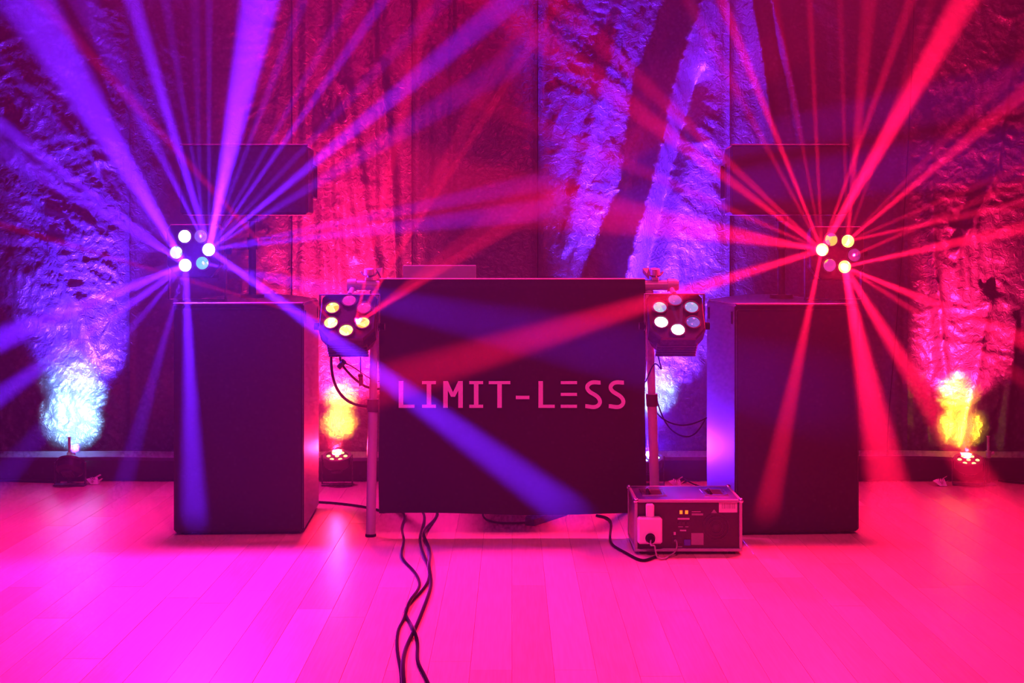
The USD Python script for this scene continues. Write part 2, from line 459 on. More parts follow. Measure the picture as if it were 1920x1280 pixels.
def top_speaker(x0, x1, yf, z0, z1, label, hs):
    c = ((x0 + x1) / 2, yf + .2, z0)
    t = thing('loudspeaker', label, 'speaker', c, 'loudspeakers on the poles')
    D, tap = .44, .055
    pts = []
    ch = .012
    for x, s in ((x0, 1), (x1, -1)):
        for (y, za, zb) in ((yf + .012, z0, z1), (yf + .16, z0, z1), (yf + D, z0 + tap, z1 - tap)):
            xi = x + s * (.03 if y > yf + .3 else 0)
            pts += [(xi, y, za + ch), (xi, y, zb - ch), (xi + s * ch, y, za), (xi + s * ch, y, zb)]
    part(t, 'body', hull(pts), M['panel_black'])
    part(t, 'front_grille', cbox(x0 + .004, x1 - .004, yf, yf + .016, z0 + .004, z1 - .004, .006), M['speaker_mesh'])
    part(t, 'edge_trim', cbox(x0, x1, yf - .002, yf + .014, z1 - .005, z1 + .002, .001), M['plastic_dark'])
    xs_ = x0 if hs < 0 else x1
    zc = (z0 + z1) / 2
    ym = yf + .2
    sgn = 1 if hs < 0 else -1
    xo = xs_ + sgn * .004
    hp = part(t, 'handle', cat(cbox(xo - .008, xo + .008, ym - .07, ym + .07, zc + .075, zc + .087, .003), cbox(xo - .008, xo + .008, ym - .07, ym + .07, zc - .087, zc - .075, .003),
                           cbox(xo - .008, xo + .008, ym - .075, ym - .063, zc - .087, zc + .087, .003), cbox(xo - .008, xo + .008, ym + .063, ym + .075, zc - .087, zc + .087, .003)), M['plastic_dark'])
    part(hp, 'handle_grip', cyl((xo - sgn * .006, ym, zc - .08), (xo - sgn * .006, ym, zc + .08), .012, n=12), M['rubber'])
    xm = (x0 + x1) / 2
    part(t, 'pole_socket', cyl((xm, yf + .2, z0 - .03), (xm, yf + .2, z0 + .03), .032, n=20), M['plastic_dark'])
    return t


YS = 5.98
zt, zb = P(0, 271, YS)[2], P(0, 402, YS)[2]
top_speaker(P(337, 0, YS)[0], P(577, 0, YS)[0], YS, zb, zt, 'black loudspeaker on a pole behind the blue-beam lamp', 1)
top_speaker(P(1370, 0, YS)[0], P(1594, 0, YS)[0], YS, zb, zt, 'black loudspeaker on a pole behind the red-beam lamp, side handle visible', -1)
for px, sx0, sx1, word in ((470, 337, 577, 'blue'), (1463, 1370, 1594, 'red')):
    xm = P((sx0 + sx1) / 2, 0, YS)[0]
    yp = YS + .2
    t = thing('speaker_pole', f'black round pole holding the loudspeaker above the {word}-beam lamp', 'pole', (xm, yp, H_SUB), 'speaker poles')
    part(t, 'lower_tube', cyl((xm, yp, H_SUB + .022), (xm, yp, H_SUB + .30), .0185, n=20), M['plastic_black'], 30)
    part(t, 'upper_tube', cyl((xm, yp, H_SUB + .26), (xm, yp, zb - .02), .0165, n=20), M['plastic_black'], 30)
    part(t, 'collar', cyl((xm, yp, H_SUB + .25), (xm, yp, H_SUB + .31), .026, n=20), M['plastic_dark'], 30)
    part(t, 'base_flange', cyl((xm, yp, H_SUB + .005), (xm, yp, H_SUB + .024), .06, n=24), M['plastic_dark'], 30)


# ------------------------------------------------------------------ multi-lens effect lights
def effect_light(name_label, center, pitch, yaw, lens_at, lens_mats, mount, group, face_r=.127, bright=()):
    """center: middle of the face; lens_at: local (x, z) on the face."""
    Mx = frame_of(pitch, yaw, center)
    base = {'yoke': (center[0], center[1] + .1, H_SUB), 'bar': (center[0], center[1] + .1, center[2] - .2)}[mount]
    t = thing('effect_light', name_label, 'stage light', base, group)
    r, D = face_r, .165
    oct_ = [(-r * .86, r), (r * .86, r), (r, r * .8), (r, -r * .55), (r * .62, -r), (-r * .62, -r), (-r, -r * .55), (-r, r * .8)]
    pts = []
    for x, z in oct_:
        pts += [(x * .965, 0, z * .965), (x, .012, z), (x * .99, .09, z * .99), (x * .80, D, z * .82)]
    part(t, 'housing', moved(hull(pts), Mx), M['plastic_black'])
    for k in range(5):
        y = .055 + k * .02
        part(t, 'cooling_rib', moved(cbox(-r * .72, r * .72, y, y + .006, -r * 1.03, -r * .9, .002), Mx), M['plastic_dark'])
    for (x, z), mm in zip(lens_at, lens_mats):
        a = np.linspace(0, 1, 4)
        rl = .0305
        prof = [(rl * math.sin(u * math.pi / 2), -.012 * math.cos(u * math.pi / 2) - .003) for u in a]
        dome = trimesh.creation.revolve([(p_[0], -p_[1]) for p_ in prof] + [(rl, -.004), (0, -.004)], sections=20)
        dome.apply_transform(trimesh.transformations.rotation_matrix(math.pi / 2, [1, 0, 0]))
        dome.apply_translation([x, 0, z])
        dome.fix_normals()
        ring = trimesh.creation.annulus(r_min=rl, r_max=rl + .005, height=.014, sections=28)
        ring.apply_transform(trimesh.transformations.rotation_matrix(math.pi / 2, [1, 0, 0])); ring.apply_translation([x, -.002, z])
        lp = part(t, 'lens', moved(dome, Mx), M[mm], 40)
        part(lp, 'bezel', moved(ring, Mx), M['plastic_dark'], 30)
    # yoke arms, knobs
    yk = .085
    for s in (-1, 1):
        part(t, 'knob', moved(cyl((s * (r + .004), yk, 0), (s * (r + .034), yk, 0), .017, n=14), Mx), M['rubber'])
    wy = Mx @ np.array([0, yk, 0, 1]); wy = wy[:3]
    Rz = frame_of(0, yaw, wy)
    arm = []
    if mount == 'yoke':
        zl = H_SUB + .004 - wy[2]
        for s in (-1, 1):
            arm.append(hull([(s * (r + .006) + dx, dy, dz) for dx in (0, s * .005) for dy in (-.016, .016) for dz in (zl, .02)]))
        arm.append(cbox(-r - .011, r + .011, -.02, .02, zl, zl + .006, .001))
    else:
        zl = P(0, 534, 5.75)[2] - wy[2] - .035
        for s in (-1, 1):
            arm.append(hull([(s * (r + .006) + dx, dy, dz) for dx in (0, s * .005) for dy in (-.016, .016) for dz in (-.02, r + .02)]))
        arm.append(cbox(-r - .011, r + .011, -.016, .016, r + .016, r + .022, .001))
    if mount == 'bar':
        hook = part(t, 'hook_clamp', cat(cyl((wy[0], wy[1], wy[2] + r + .018), (wy[0], 5.72, P(0, 535, 5.75)[2] - .018), .012, n=14),
                                         cyl((wy[0] - .016, 5.75, P(0, 535, 5.75)[2]), (wy[0] + .016, 5.75, P(0, 535, 5.75)[2]), .032, n=22)), M['aluminium_dull'], 30)
    part(t, 'yoke', moved(cat(*arm), Rz), M['plastic_dark'])
    return t, Mx


def hexagon(R, start):
    return [(R * math.cos(math.radians(start + 60 * k)), R * math.sin(math.radians(start + 60 * k))) for k in range(6)]


YL = 5.83
cl = P(362, 470, YL)
LEFT_LENS = [((px - 362) * YL / F, (470 - py) * YL / F) for px, py in ((392, 468), (377, 443), (347, 443), (331, 473), (348, 497), (380, 493))]
effect_light('black six-lens effect light throwing blue-violet beams on a bass cabinet', cl, 0, 0, LEFT_LENS,
             ['lens_white', 'lens_lilac', 'lens_white', 'lens_cyan', 'lens_white', 'lens_cyan'], 'yoke', 'effect lights')
cr = P(1571, 474, YL)
RIGHT_LENS = [((px - 1571) * YL / F, (474 - py) * YL / F) for px, py in ((1601, 478), (1589, 452), (1558, 449), (1541, 468), (1555, 497), (1583, 500))]
effect_light('black six-lens effect light throwing red beams on a bass cabinet', cr, 0, 0, RIGHT_LENS,
             ['lens_mauve', 'lens_yellow', 'lens_half', 'lens_yellow', 'lens_half', 'lens_yellow'], 'yoke', 'effect lights')
YH = 5.56
bl = P(652, 592, YH)
effect_light('black six-lens effect light with amber lenses hanging from the stand', bl, 38, 0, hexagon(.083, 90),
             ['lens_pink', 'lens_gold', 'lens_yellow', 'lens_yellow', 'lens_gold', 'lens_pink'], 'bar', 'effect lights')
br = P(1268, 591, YH)
effect_light('black six-lens effect light with pale blue lenses hanging from the stand', br, 38, 0, hexagon(.083, 90),
             ['lens_lilac', 'lens_pale', 'lens_white', 'lens_white', 'lens_lilac', 'lens_pale'], 'bar', 'effect lights')

# ------------------------------------------------------------------ beams of the effect lights
BLUE, RED = (.13, .009, 1.0), (1.0, .0035, .055)
BK = 1150.0


def beam(origin, to, Yt, w, tier, col, soft=.7, Yo=None):
    """origin, to: where the beam leaves the lens and a point it passes, w: its width there (pixels), tier: brightness."""
    o = P(origin[0], origin[1], Yo or YL - .03)
    q = (to[1] - HORIZON) / F
    if q > .02:                                        # falling beams land on the dance floor near the camera
        k = o[2] / (o[1] - 3.35)
        Yt = min(Yt, (CAM_H - o[2] + k * o[1]) / (k + q))
    e = P(to[0], to[1], Yt)
    dist = np.linalg.norm(e - o)
    half = math.atan(w / 2 * Yt / F / dist)
    tier = tier if tier >= .75 else .75 * (tier / .75) ** 1.35
    I = BK * tier / math.tan(half)
    spot(o, e, I, col, math.degrees(half), soft, .015 if tier >= .7 else .008)


L1, L2, L3, L4, L5, L6 = (392, 468), (348, 497), (331, 473), (347, 443), (377, 443), (380, 493)
for o, to, Yt, w, tier in [
    (L2, (133, 140), 5.3, 88, 1.35), (L5, (213, 133), 5.4, 26, .30), (L5, (242, 160), 5.4, 30, .3), (L1, (310, 200), 5.5, 22, 1.0), (L1, (330, 117), 5.5, 18, .25),
    (L5, (368, 100), 5.5, 20, .18), (L1, (392, 60), 5.5, 16, .30), (L1, (447, 200), 5.5, 50, 2.7), (L1, (493, 200), 5.5, 16, .28), (L1, (577, 140), 5.5, 18, .25),
    (L1, (640, 113), 5.5, 22, .50), (L1, (640, 203), 5.5, 22, .22), (L1, (780, 147), 5.4, 44, .7), (L1, (773, 233), 5.3, 46, .3), (L1, (840, 377), 5.3, 34, .3), (L1, (773, 423), 5.3, 34, .38),
    (L6, (720, 565), 5.2, 62, .3), (L1, (745, 725), 5.0, 46, 1.4), (L2, (362, 900), 5.0, 52, .75), (L2, (290, 700), 5.3, 24, .25), (L2, (250, 611), 5.4, 18, .25),
    (L2, (190, 608), 5.4, 20, .75), (L2, (0, 635), 5.2, 60, 1.1), (L3, (0, 451), 5.5, 22, .22), (L3, (0, 415), 5.5, 18, .12), (L2, (0, 529), 5.5, 20, .10), (L2, (0, 568), 5.5, 22, .14),
    (L2, (0, 233), 5.4, 34, .8), (L2, (0, 280), 5.4, 46, .55), (L3, (0, 110), 5.4, 22, .25), (L3, (0, 153), 5.4, 22, .14), (L3, (0, 368), 5.4, 22, .16),
]:
    beam(o, to, Yt, w, tier, BLUE)
R1, R2, R3, R4, R5, R6 = (1541, 468), (1583, 500), (1589, 452), (1558, 449), (1601, 478), (1555, 497)
for o, to, Yt, w, tier in [
    (R1, (1518, 0), 5.4, 16, .36), (R1, (1420, 167), 5.4, 18, .6), (R1, (1377, 163), 5.4, 20, .25), (R1, (1453, 0), 5.4, 18, .25), (R3, (1575, 0), 5.4, 16, .25),
    (R3, (1630, 0), 5.3, 40, .36), (R1, (1690, 50), 5.4, 24, .42), (R1, (1790, 33), 5.3, 62, 1.5), (R3, (1747, 0), 5.4, 24, .2), (R3, (1880, 207), 5.3, 34, .5),
    (R3, (1920, 110), 5.3, 34, .2), (R3, (1920, 310), 5.3, 24, .2), (R5, (1920, 338), 5.3, 26, .25), (R2, (1920, 427), 5.3, 34, .7), (R3, (1920, 380), 5.3, 26, .35),
    (R2, (1920, 638), 5.2, 44, .7), (R2, (1920, 712), 5.2, 40, .3), (R2, (1690, 671), 5.2, 34, .75), (R2, (1655, 860), 5.0, 84, 1.25), (R1, (1440, 950), 5.0, 60, .55),
    (R1, (1280, 548), 5.2, 32, .8), (R1, (1280, 425), 5.2, 62, .55), (R1, (1190, 205), 5.2, 46, .45), (R1, (1347, 287), 5.4, 22, .35), (R1, (1340, 380), 5.3, 18, .25),
]:
    beam(o, to, Yt, w, tier, RED)
for o, to, Yt, w, tier in [((672, 604), (853, 467), 5.1, 36, .2), ((672, 604), (761, 547), 5.3, 12, .3), ((668, 600), (697, 470), 5.3, 10, .35), ((668, 600), (760, 455), 5.3, 8, .3), ((676, 598), (805, 360), 5.2, 22, .22),
                              ((620, 600), (520, 490), 5.4, 6, .3), ((618, 604), (470, 560), 5.4, 4, .25)]:
    beam(o, to, Yt, w, tier, RED, Yo=YH - .07)
for o, to, w, tier in [((1276, 612), (1281, 480), 4, .08), ((1274, 610), (1232, 500), 4, .06)]:
    beam(o, to, 5.35, w, tier, (.2, .1, 1.0), Yo=YH - .07)
# the spill of the lenses themselves
for px, py, c, s in ((392, 468, (.10, .012, 1.0), 38), (348, 497, (.10, .012, 1.0), 38), (1541, 468, (1.0, .003, .06), 22), (1583, 500, (1.0, .003, .06), 22)):
    spot(P(px, py, YL - .035), P(px, py, YL - 1), s, c, 84, .3, .012, 'spill_light')


# ------------------------------------------------------------------ uplights on the floor along the drapes
def uplight(px, py, Y, pitch, yaw, label, led, seen_from_back=False):
    c = P(px, py, Y)
    t = thing('uplight', label, 'uplight', (c[0], c[1], 0), 'floor uplights along the drapes')
    Mx = frame_of(pitch, yaw, c)
    r = .078
    part(t, 'housing', moved(cat(cyl((0, 0, 0), (0, .05, 0), r, r * .98, 28), cyl((0, .05, 0), (0, .068, 0), r * .98, r * .7, 28)), Mx), M['plastic_black'], 30)
    part(t, 'face_rim', moved(moved(trimesh.creation.annulus(r_min=r - .012, r_max=r + .003, height=.014, sections=28), trimesh.transformations.rotation_matrix(math.pi / 2, [1, 0, 0])), Mx), M['plastic_dark'], 30)
    spots_ = [(0, 0)] + [(.048 * math.cos(k * math.pi / 3), .048 * math.sin(k * math.pi / 3)) for k in range(6)]
    for x, z in spots_:
        d = trimesh.creation.icosphere(1, .0125); d.vertices = d.vertices * [1, .5, 1] + [x, -.001, z]
        part(t, 'diode', moved(d, Mx), M[led], True)
    yk = []
    for s in (-1, 1):
        yk.append(hull([(s * (r + .006) + dx, c2, z2) for dx in (0, s * .004) for c2 in (-.012, .012) for z2 in (.004 - c[2], .01)]))
    yk.append(cbox(-r - .01, r + .01, -.03, .03, .004 - c[2], .009 - c[2], .001))
    wy = (Mx @ np.array([0, .03, 0, 1]))[:3]
    part(t, 'bracket', moved(cat(*yk), frame_of(0, yaw, (wy[0], wy[1], c[2]))), M['plastic_dark'])
    part(t, 'mains_box', moved(cbox(-.03, .03, .06, .085, -.05, .02, .004), Mx), M['plastic_dark'])
    return t


uplight(134, 868, 7.02, 128, 0, 'black flat uplight seen from behind, throwing white-blue light up the drape', 'led_blue')
uplight(632, 855, 7.0, 74, 0, 'flat uplight with seven glowing red diodes between cabinet and stand', 'led_red')
uplight(1217, 858, 7.0, 76, 0, 'flat uplight with blue diodes half hidden by the stand leg', 'led_blue')
uplight(1816, 862, 7.0, 72, -14, 'flat tilted uplight with red diodes under the amber-lit drape', 'led_red')


def up(px, py, Y, to, Yt, I, col, half, soft=1.0):
    spot(P(px, py, Y), P(to[0], to[1], Yt), I, col, half, soft, .03, 'uplight_lamp')


up(140, 838, 7.10, (140, 785), 7.6, 200, (.20, .46, 1.0), 21)
up(140, 838, 7.10, (146, 720), 7.6, 260, (.15, .33, 1.0), 20)
up(140, 838, 7.10, (150, 600), 7.6, 561, (.075, .02, 1.0), 26)
up(140, 838, 7.10, (165, 330), 7.6, 850, (.07, .012, 1.0), 20)
up(632, 846, 7.04, (637, 795), 7.6, 260, (1.0, .45, .02), 12)
up(632, 846, 7.04, (640, 740), 7.6, 240, (1.0, .42, .02), 11)
up(632, 846, 7.04, (640, 600), 7.6, 714, (1.0, .01, .13), 34)
up(632, 846, 7.04, (645, 270), 7.6, 1000, (1.0, .004, .10), 17)
up(1220, 848, 7.04, (1222, 730), 7.6, 330, (.15, .28, 1.0), 15)
up(1220, 848, 7.04, (1225, 560), 7.6, 714, (.12, .02, 1.0), 32)
up(1220, 848, 7.04, (1215, 180), 7.6, 2890, (.10, .012, 1.0), 22)
up(1812, 850, 7.04, (1800, 800), 7.6, 330, (1.0, .52, .02), 15)
up(1812, 850, 7.04, (1796, 730), 7.6, 420, (1.0, .50, .02), 12)
up(1812, 850, 7.04, (1800, 640), 7.6, 561, (1.0, .01, .13), 25)
up(1812, 850, 7.04, (1805, 400), 7.6, 442, (1.0, .006, .10), 17)
for px, tx, c_, i_ in ((632, 560, (1.0, .01, .06), 130), (1226, 1380, (.10, .008, 1.0), 90)):
    spot(P(px, 838, 6.95), P(tx, 610, 6.1), i_, c_, 62, 1.0, .02, 'spill_light')

# ------------------------------------------------------------------ the stand with crossbar, clamps and legs
YT = 5.75
zbar = P(0, 535, YT)[2]
xl, xr = P(652, 0, YT)[0], P(1272, 0, YT)[0]
stand = thing('lighting_stand', 'silver tubular stand with a crossbar and splayed legs behind the lettered cloth', 'stand', (0, YT, 0))
part(stand, 'crossbar', cyl((xl, YT, zbar), (xr, YT, zbar), .0255, n=28), M['aluminium'], 30)
for px in (659, 1262):
    x = P(px, 0, YT)[0]
    part(stand, 'end_collar', cyl((x - .018, YT, zbar), (x + .018, YT, zbar), .030, n=28), M['aluminium_dull'], 30)
for px, s in ((692, 1), (1228, -1)):
    x = P(px, 0, YT)[0]
    zt_ = zbar + .026
    cl_ = part(stand, 'clamp', cat(cbox(x - .016, x + .016, YT - .018, YT + .018, zt_ - .004, zt_ + .012, .003), cyl((x, YT, zt_ + .012), (x, YT, zt_ + .022), .010, n=16)), M['aluminium_dull'], 30)
    part(cl_, 'clamp_cup', tube([(x - .036, YT, zt_ + .040), (x - .026, YT, zt_ + .024), (x, YT, zt_ + .016), (x + .026, YT, zt_ + .024), (x + .036, YT, zt_ + .040)], .005), M['aluminium'], True)
    part(cl_, 'clamp_disc', cyl((x, YT, zt_ + .026), (x, YT - .006, zt_ + .052), .026, .022, n=24), M['aluminium_dull'], 30)
    xw = x + s * .045
    part(cl_, 'wing_bolt', hull([(xw - .014, YT, zt_ + .055), (xw + .018, YT, zt_ + .058), (xw + .022, YT + .012, zt_ + .03), (xw + .016, YT, zt_), (xw + .006, YT - .012, zt_ + .03), (xw - .012, YT + .01, zt_ + .035)]), M['aluminium'])
legs = (((703, 548), (695, 1004), 765), ((1216, 548), (1230, 1004), 755))
for (tx, ty), (bx, by), jy in legs:
    a, b = P(tx, ty, YT + .012), P(bx, by, YT - .01)
    b[2] = .012
    j = a + (b - a) * (jy - ty) / (by - ty)
    part(stand, 'leg', cat(cyl(a, j, .0185, n=20), cyl(j + (a - j) * .05, b, .0225, n=20)), M['aluminium'], 30)
    part(stand, 'leg_joint', cyl(j + (a - j) * .07, j - (a - j) * .04, .0275, n=20), M['plastic_dark'], 30)
    part(stand, 'leg_foot', cyl(b + [0, 0, -.002], [b[0], b[1], 0], .0255, n=20), M['rubber'], 30)
    part(stand, 'bar_coupler', cyl(a - [0, 0, .05], a + [0, 0, .012], .024, n=20), M['aluminium_dull'], 30)
    # rear leg of each side
    sx = -1 if tx < 960 else 1
    part(stand, 'rear_leg', cyl(a + [0, .02, 0], (b[0] - sx * .05, YT + .62, .012), .0185, n=18), M['aluminium_dull'], 30)

# table for the laptop behind the cloth
ztab = 1.045
table = thing('table', 'black folding table hidden behind the lettered cloth, carrying the laptop', 'table', (0, 6.12, 0))
part(table, 'tabletop', cbox(-.52, .52, 5.93, 6.72, ztab - .03, ztab, .006), M['panel_black'])
for x in (-.48, .48):
    for y in (6.33, 6.68):
        part(table, 'leg', cyl((x, y, 0), (x, y, ztab - .03), .016, n=14), M['plastic_dark'], 30)

# laptop: lid seen from behind
YLP = 6.02
lx0, lx1 = P(756, 0, YLP)[0], P(893, 0, YLP)[0]
zl = P(0, 496, YLP)[2]
lap = thing('laptop', 'open silver laptop showing its lid above the crossbar', 'laptop', ((lx0 + lx1) / 2, YLP + .1, ztab))
part(lap, 'base', cbox(lx0, lx1, YLP + .02, YLP + .25, ztab, ztab + .016, .004), M['laptop'])
lid = cbox(lx0, lx1, -.004, .004, 0, (zl - ztab - .014) / math.cos(math.radians(12)), .003)
lid = moved(lid, trimesh.transformations.rotation_matrix(math.radians(12), [1, 0, 0]))
lid.apply_translation([0, YLP + .028, ztab + .012])
part(lap, 'lid', lid, M['laptop'])
part(lap, 'keyboard', cbox(lx0 + .03, lx1 - .03, YLP + .05, YLP + .15, ztab + .0155, ztab + .018, .001), M['plastic_dark'])

# ------------------------------------------------------------------ the lettered cloth
YC = 5.712
bx0, bx1 = P(711, 0, YC)[0], P(1210, 0, YC)[0]
zt_, zb_ = zbar + .030, P(0, 963, YC)[2]
nx, nz = 120, 110
U, Vv = np.meshgrid(np.linspace(0, 1, nx), np.linspace(0, 1, nz))
X = bx0 + (bx1 - bx0) * U + .006 * (1 - Vv) * np.sin(Vv * 9) * (U - .5)
Z = zb_ + (zt_ - zb_) * Vv + (1 - Vv) * .006 * np.sin(U * 7 + .5)
wave = .010 * (meshkit.fbm(np.stack([U * 5, Vv * 1.2, U * 0], -1), 2, 4) - .5) * (1 - Vv ** 3)
Yc = YC + wave
Yc = np.where(Z > zbar - .01, YC + .012 * np.clip((Z - zbar + .01) / .04, 0, 1), Yc)
v1 = np.stack([X, Yc, Z], -1).reshape(-1, 3)
v2 = v1 + [0, .003, 0]
i, j = np.meshgrid(np.arange(nz - 1), np.arange(nx - 1), indexing='ij'); a = (i * nx + j).ravel(); N = nx * nz
f = np.vstack([np.c_[a, a + 1, a + nx + 1], np.c_[a, a + nx + 1, a + nx]])
rim = [*range(nx), *[nx - 1 + nx * k for k in range(1, nz)], *[nx * nz - 2 - k for k in range(nx - 1)], *[nx * (nz - 2 - k) for k in range(nz - 2)]]
sd = []
for k in range(len(rim)):
    p0, p1 = rim[k], rim[(k + 1) % len(rim)]
    sd += [[p0, N + p0, N + p1], [p0, N + p1, p1]]
cloth = trimesh.Trimesh(np.vstack([v1, v2]), np.vstack([f, f[:, ::-1] + N, np.array(sd)]), process=False)
banner = thing('banner', 'black front cloth lettered LIMIT-LESS hanging from the crossbar', 'banner', ((bx0 + bx1) / 2, YC, zb_))
part(banner, 'cloth', cloth, M['banner'], 30)
part(banner, 'top_hem', tube([(bx0, YT, zbar + .0), (bx1, YT, zbar + .0)], .030, 20, False), M['banner'], 30)
part(banner, 'edge_piping', cyl((bx0, YC + .014, zt_ + .001), (bx1, YC + .014, zt_ + .001), .004, n=10), M['aluminium_dull'], 30)


def lp(x, y):
    """Pixel of the lettering crop (4 x) to x,z on the cloth."""
    px, py = 720 + x / 4.0, 690 + y / 4.0
    p = P(px, py, YC)
    return p[0], p[2]


def quad(x0, x1, y0, y1):
    a, b = lp(x0, y1), lp(x1, y0)
    return sbox(a[0], a[1], b[0], b[1])


def letter(poly):
    part(banner, 'letter', extrude_xz(poly, YC - .0135, YC - .0035), M['vinyl'])


vs, hs = 34, 23
letter(unary_union([quad(112, 112 + vs, 95, 295), quad(112, 230, 295 - hs, 295)]))


def letter_i(c, w=104):
    letter(unary_union([quad(c - w / 2, c + w / 2, 95, 95 + hs), quad(c - w / 2, c + w / 2, 295 - hs, 295), quad(c - vs / 2, c + vs / 2, 95, 295)]))


letter_i(338)
letter(unary_union([quad(445, 445 + vs, 95, 295), quad(592 - vs, 592, 95, 295), Polygon([lp(445, 95), lp(480, 95), lp(518, 178), lp(557, 95), lp(592, 95), lp(534, 212), lp(503, 212)])]))
letter_i(692)
letter(unary_union([quad(786, 948, 95, 95 + hs), quad(867 - vs / 2, 867 + vs / 2, 95, 295)]))
letter(quad(988, 1090, 205, 205 + hs + 2))
letter(unary_union([quad(1158, 1158 + vs, 95, 295), quad(1158, 1280, 295 - hs, 295)]))
for y in (95, 183, 272):
    letter(quad(1325, 1447, y, y + hs))
for x0 in (1505, 1680):
    path = smooth_path([(118, 106), (82, 104), (42, 110), (18, 140), (34, 172), (72, 196), (106, 226), (112, 258), (90, 284), (50, 288), (4, 282)], 8)
    ln = LineString([lp(x0 + a_, b_) for a_, b_ in path])
    letter(ln.buffer(.0092, cap_style=2, join_style=1))

# ------------------------------------------------------------------ fog machine in its case
fx0, fx1, fy0, fy1, fz0, fz1 = P(1190, 0, 5.38)[0], P(1392, 0, 5.38)[0], 5.38, 5.71, .014, .242
fog = thing('fog_machine', 'black fog machine in an aluminium-edged case with a white plug on its front', 'fog machine', ((fx0 + fx1) / 2, (fy0 + fy1) / 2, 0))
e = .013
part(fog, 'case', cbox(fx0 + .004, fx1 - .004, fy0 + .012, fy1 - .004, fz0 + .004, fz1 - .004, .002), M['panel_black'])
part(fog, 'top_panel', cbox(fx0 + e, fx1 - e, fy0 + e, fy1 - e, fz1 - .006, fz1 - .001, .001), M['case_blue'])
for (za, zb2) in ((fz0, fz0 + e), (fz1 - e, fz1)):
    for (ya, yb2) in ((fy0, fy0 + e), (fy1 - e, fy1)):
        part(fog, 'edge_profile', cbox(fx0, fx1, ya, yb2, za, zb2, .002), M['aluminium_dull'])
    for (xa, xb2) in ((fx0, fx0 + e), (fx1 - e, fx1)):
        part(fog, 'edge_profile', cbox(xa, xb2, fy0 + e, fy1 - e, za, zb2, .002), M['aluminium_dull'])
for (xa, xb2) in ((fx0, fx0 + e), (fx1 - e, fx1)):
    for (ya, yb2) in ((fy0, fy0 + e), (fy1 - e, fy1)):
        part(fog, 'edge_profile', cbox(xa, xb2, ya, yb2, fz0 + e, fz1 - e, .002), M['aluminium_dull'])
for x in (fx0 + .006, fx1 - .006):
    for y in (fy0 + .006, fy1 - .006):
        b_ = trimesh.creation.icosphere(2, .0125); b_.apply_translation([x, y, fz1 - .005])
        part(fog, 'ball_corner', b_, M['steel'], True)
for xc in (fx0 + .098, fx1 - .098):
    yc = fy0 + .165
    h_ = part(fog, 'handle_plate', cat(cbox(xc - .055, xc + .055, yc - .075, yc - .058, fz1 - .002, fz1 + .003, .001), cbox(xc - .055, xc + .055, yc + .058, yc + .075, fz1 - .002, fz1 + .003, .001),
                                  cbox(xc - .055, xc - .038, yc - .058, yc + .058, fz1 - .002, fz1 + .003, .001), cbox(xc + .038, xc + .055, yc - .058, yc + .058, fz1 - .002, fz1 + .003, .001)), M['steel'])
    part(h_, 'handle_grip', tube([(xc - .02, yc - .05, fz1 + .002), (xc - .02, yc - .035, fz1 + .008), (xc - .02, yc + .035, fz1 + .008), (xc - .02, yc + .05, fz1 + .002)], .006), M['rubber'], True)
    part(h_, 'handle_dish', cbox(xc - .037, xc + .037, yc - .057, yc + .057, fz1 - .003, fz1 - .0005, .001), M['rubber'])
    for sx in (-1, 1):
        for q in range(4):
            yy = yc - .060 + q * .04
            part(h_, 'rivet', cyl((xc + sx * .0465, yy, fz1 + .002), (xc + sx * .0465, yy, fz1 + .0055), .0045, n=10), M['steel'])
for fxx in (fx0 + .04, fx1 - .04):
    for fyy in (fy0 + .04, fy1 - .04):
        part(fog, 'foot', cyl((fxx, fyy, 0), (fxx, fyy, fz0 + .002), .016, n=14), M['rubber'])


def fq(x, y):
    """Pixel of the 5.817 x crop to the machine's front."""
    p = P(1130 + x / 5.817, 860 + y / 5.817, fy0)
    return p[0], p[2]


def fbox(x0, x1, y0, y1, d0, d1, c=.001):
    a_, b_ = fq(x0, y1), fq(x1, y0)
    return cbox(a_[0], b_[0], fy0 + d0, fy0 + d1, a_[1], b_[1], c)


yf = .012
for xa in (842, 903):
    part(fog, 'lit_digit', fbox(xa, xa + 32, 568, 606, yf - .002, yf + .001, .0004), M['led_digit'], label='glowing orange digit of the display')
part(fog, 'display_window', fbox(820, 955, 552, 620, yf - .001, yf + .002), M['plastic_black'])
part(fog, 'printed_strip', fbox(822, 952, 650, 668, yf - .001, yf + .001, .0002), M['print_light'])
for xa, xb2, ya, yb2 in ((975, 1075, 576, 588), (975, 1100, 600, 622), (828, 880, 742, 752), (905, 940, 742, 752), (825, 872, 960, 970)):
    part(fog, 'printed_line', fbox(xa, xb2, ya, yb2, yf - .0008, yf + .001, .0002), M['print_grey'])
part(fog, 'menu_buttons', cat(*[fbox(828 + k * 44, 858 + k * 44, 690, 722, yf - .003, yf + .001, .0008) for k in range(3)]), M['plastic_dark'])
part(fog, 'control_plate', fbox(970, 1105, 815, 945, yf - .001, yf + .001, .0003), M['print_grey'], label='small printed data plate')
part(fog, 'warning_triangle', extrude_xz(Polygon([fq(1185, 598), fq(1255, 598), fq(1220, 556)]), fy0 + yf - .001, fy0 + yf + .001), M['print_grey'])
part(fog, 'blue_socket', fbox(890, 962, 885, 950, yf - .006, yf + .001), M['blue_socket'])
part(fog, 'sticker', fbox(1272, 1474, 465, 590, yf - .0012, yf + .001, .0003), M['paper'], label='white barcode sticker')
bars = []
xx = 1305
while xx < 1445:
    w_ = random.choice((3, 4, 6)); bars.append(fbox(xx, xx + w_, 492, 548, yf - .0018, yf - .001, .0001)); xx += w_ + random.choice((4, 5, 7))
part(fog, 'barcode', cat(*bars), M['print_grey'])
fc = fq(1240, 745)
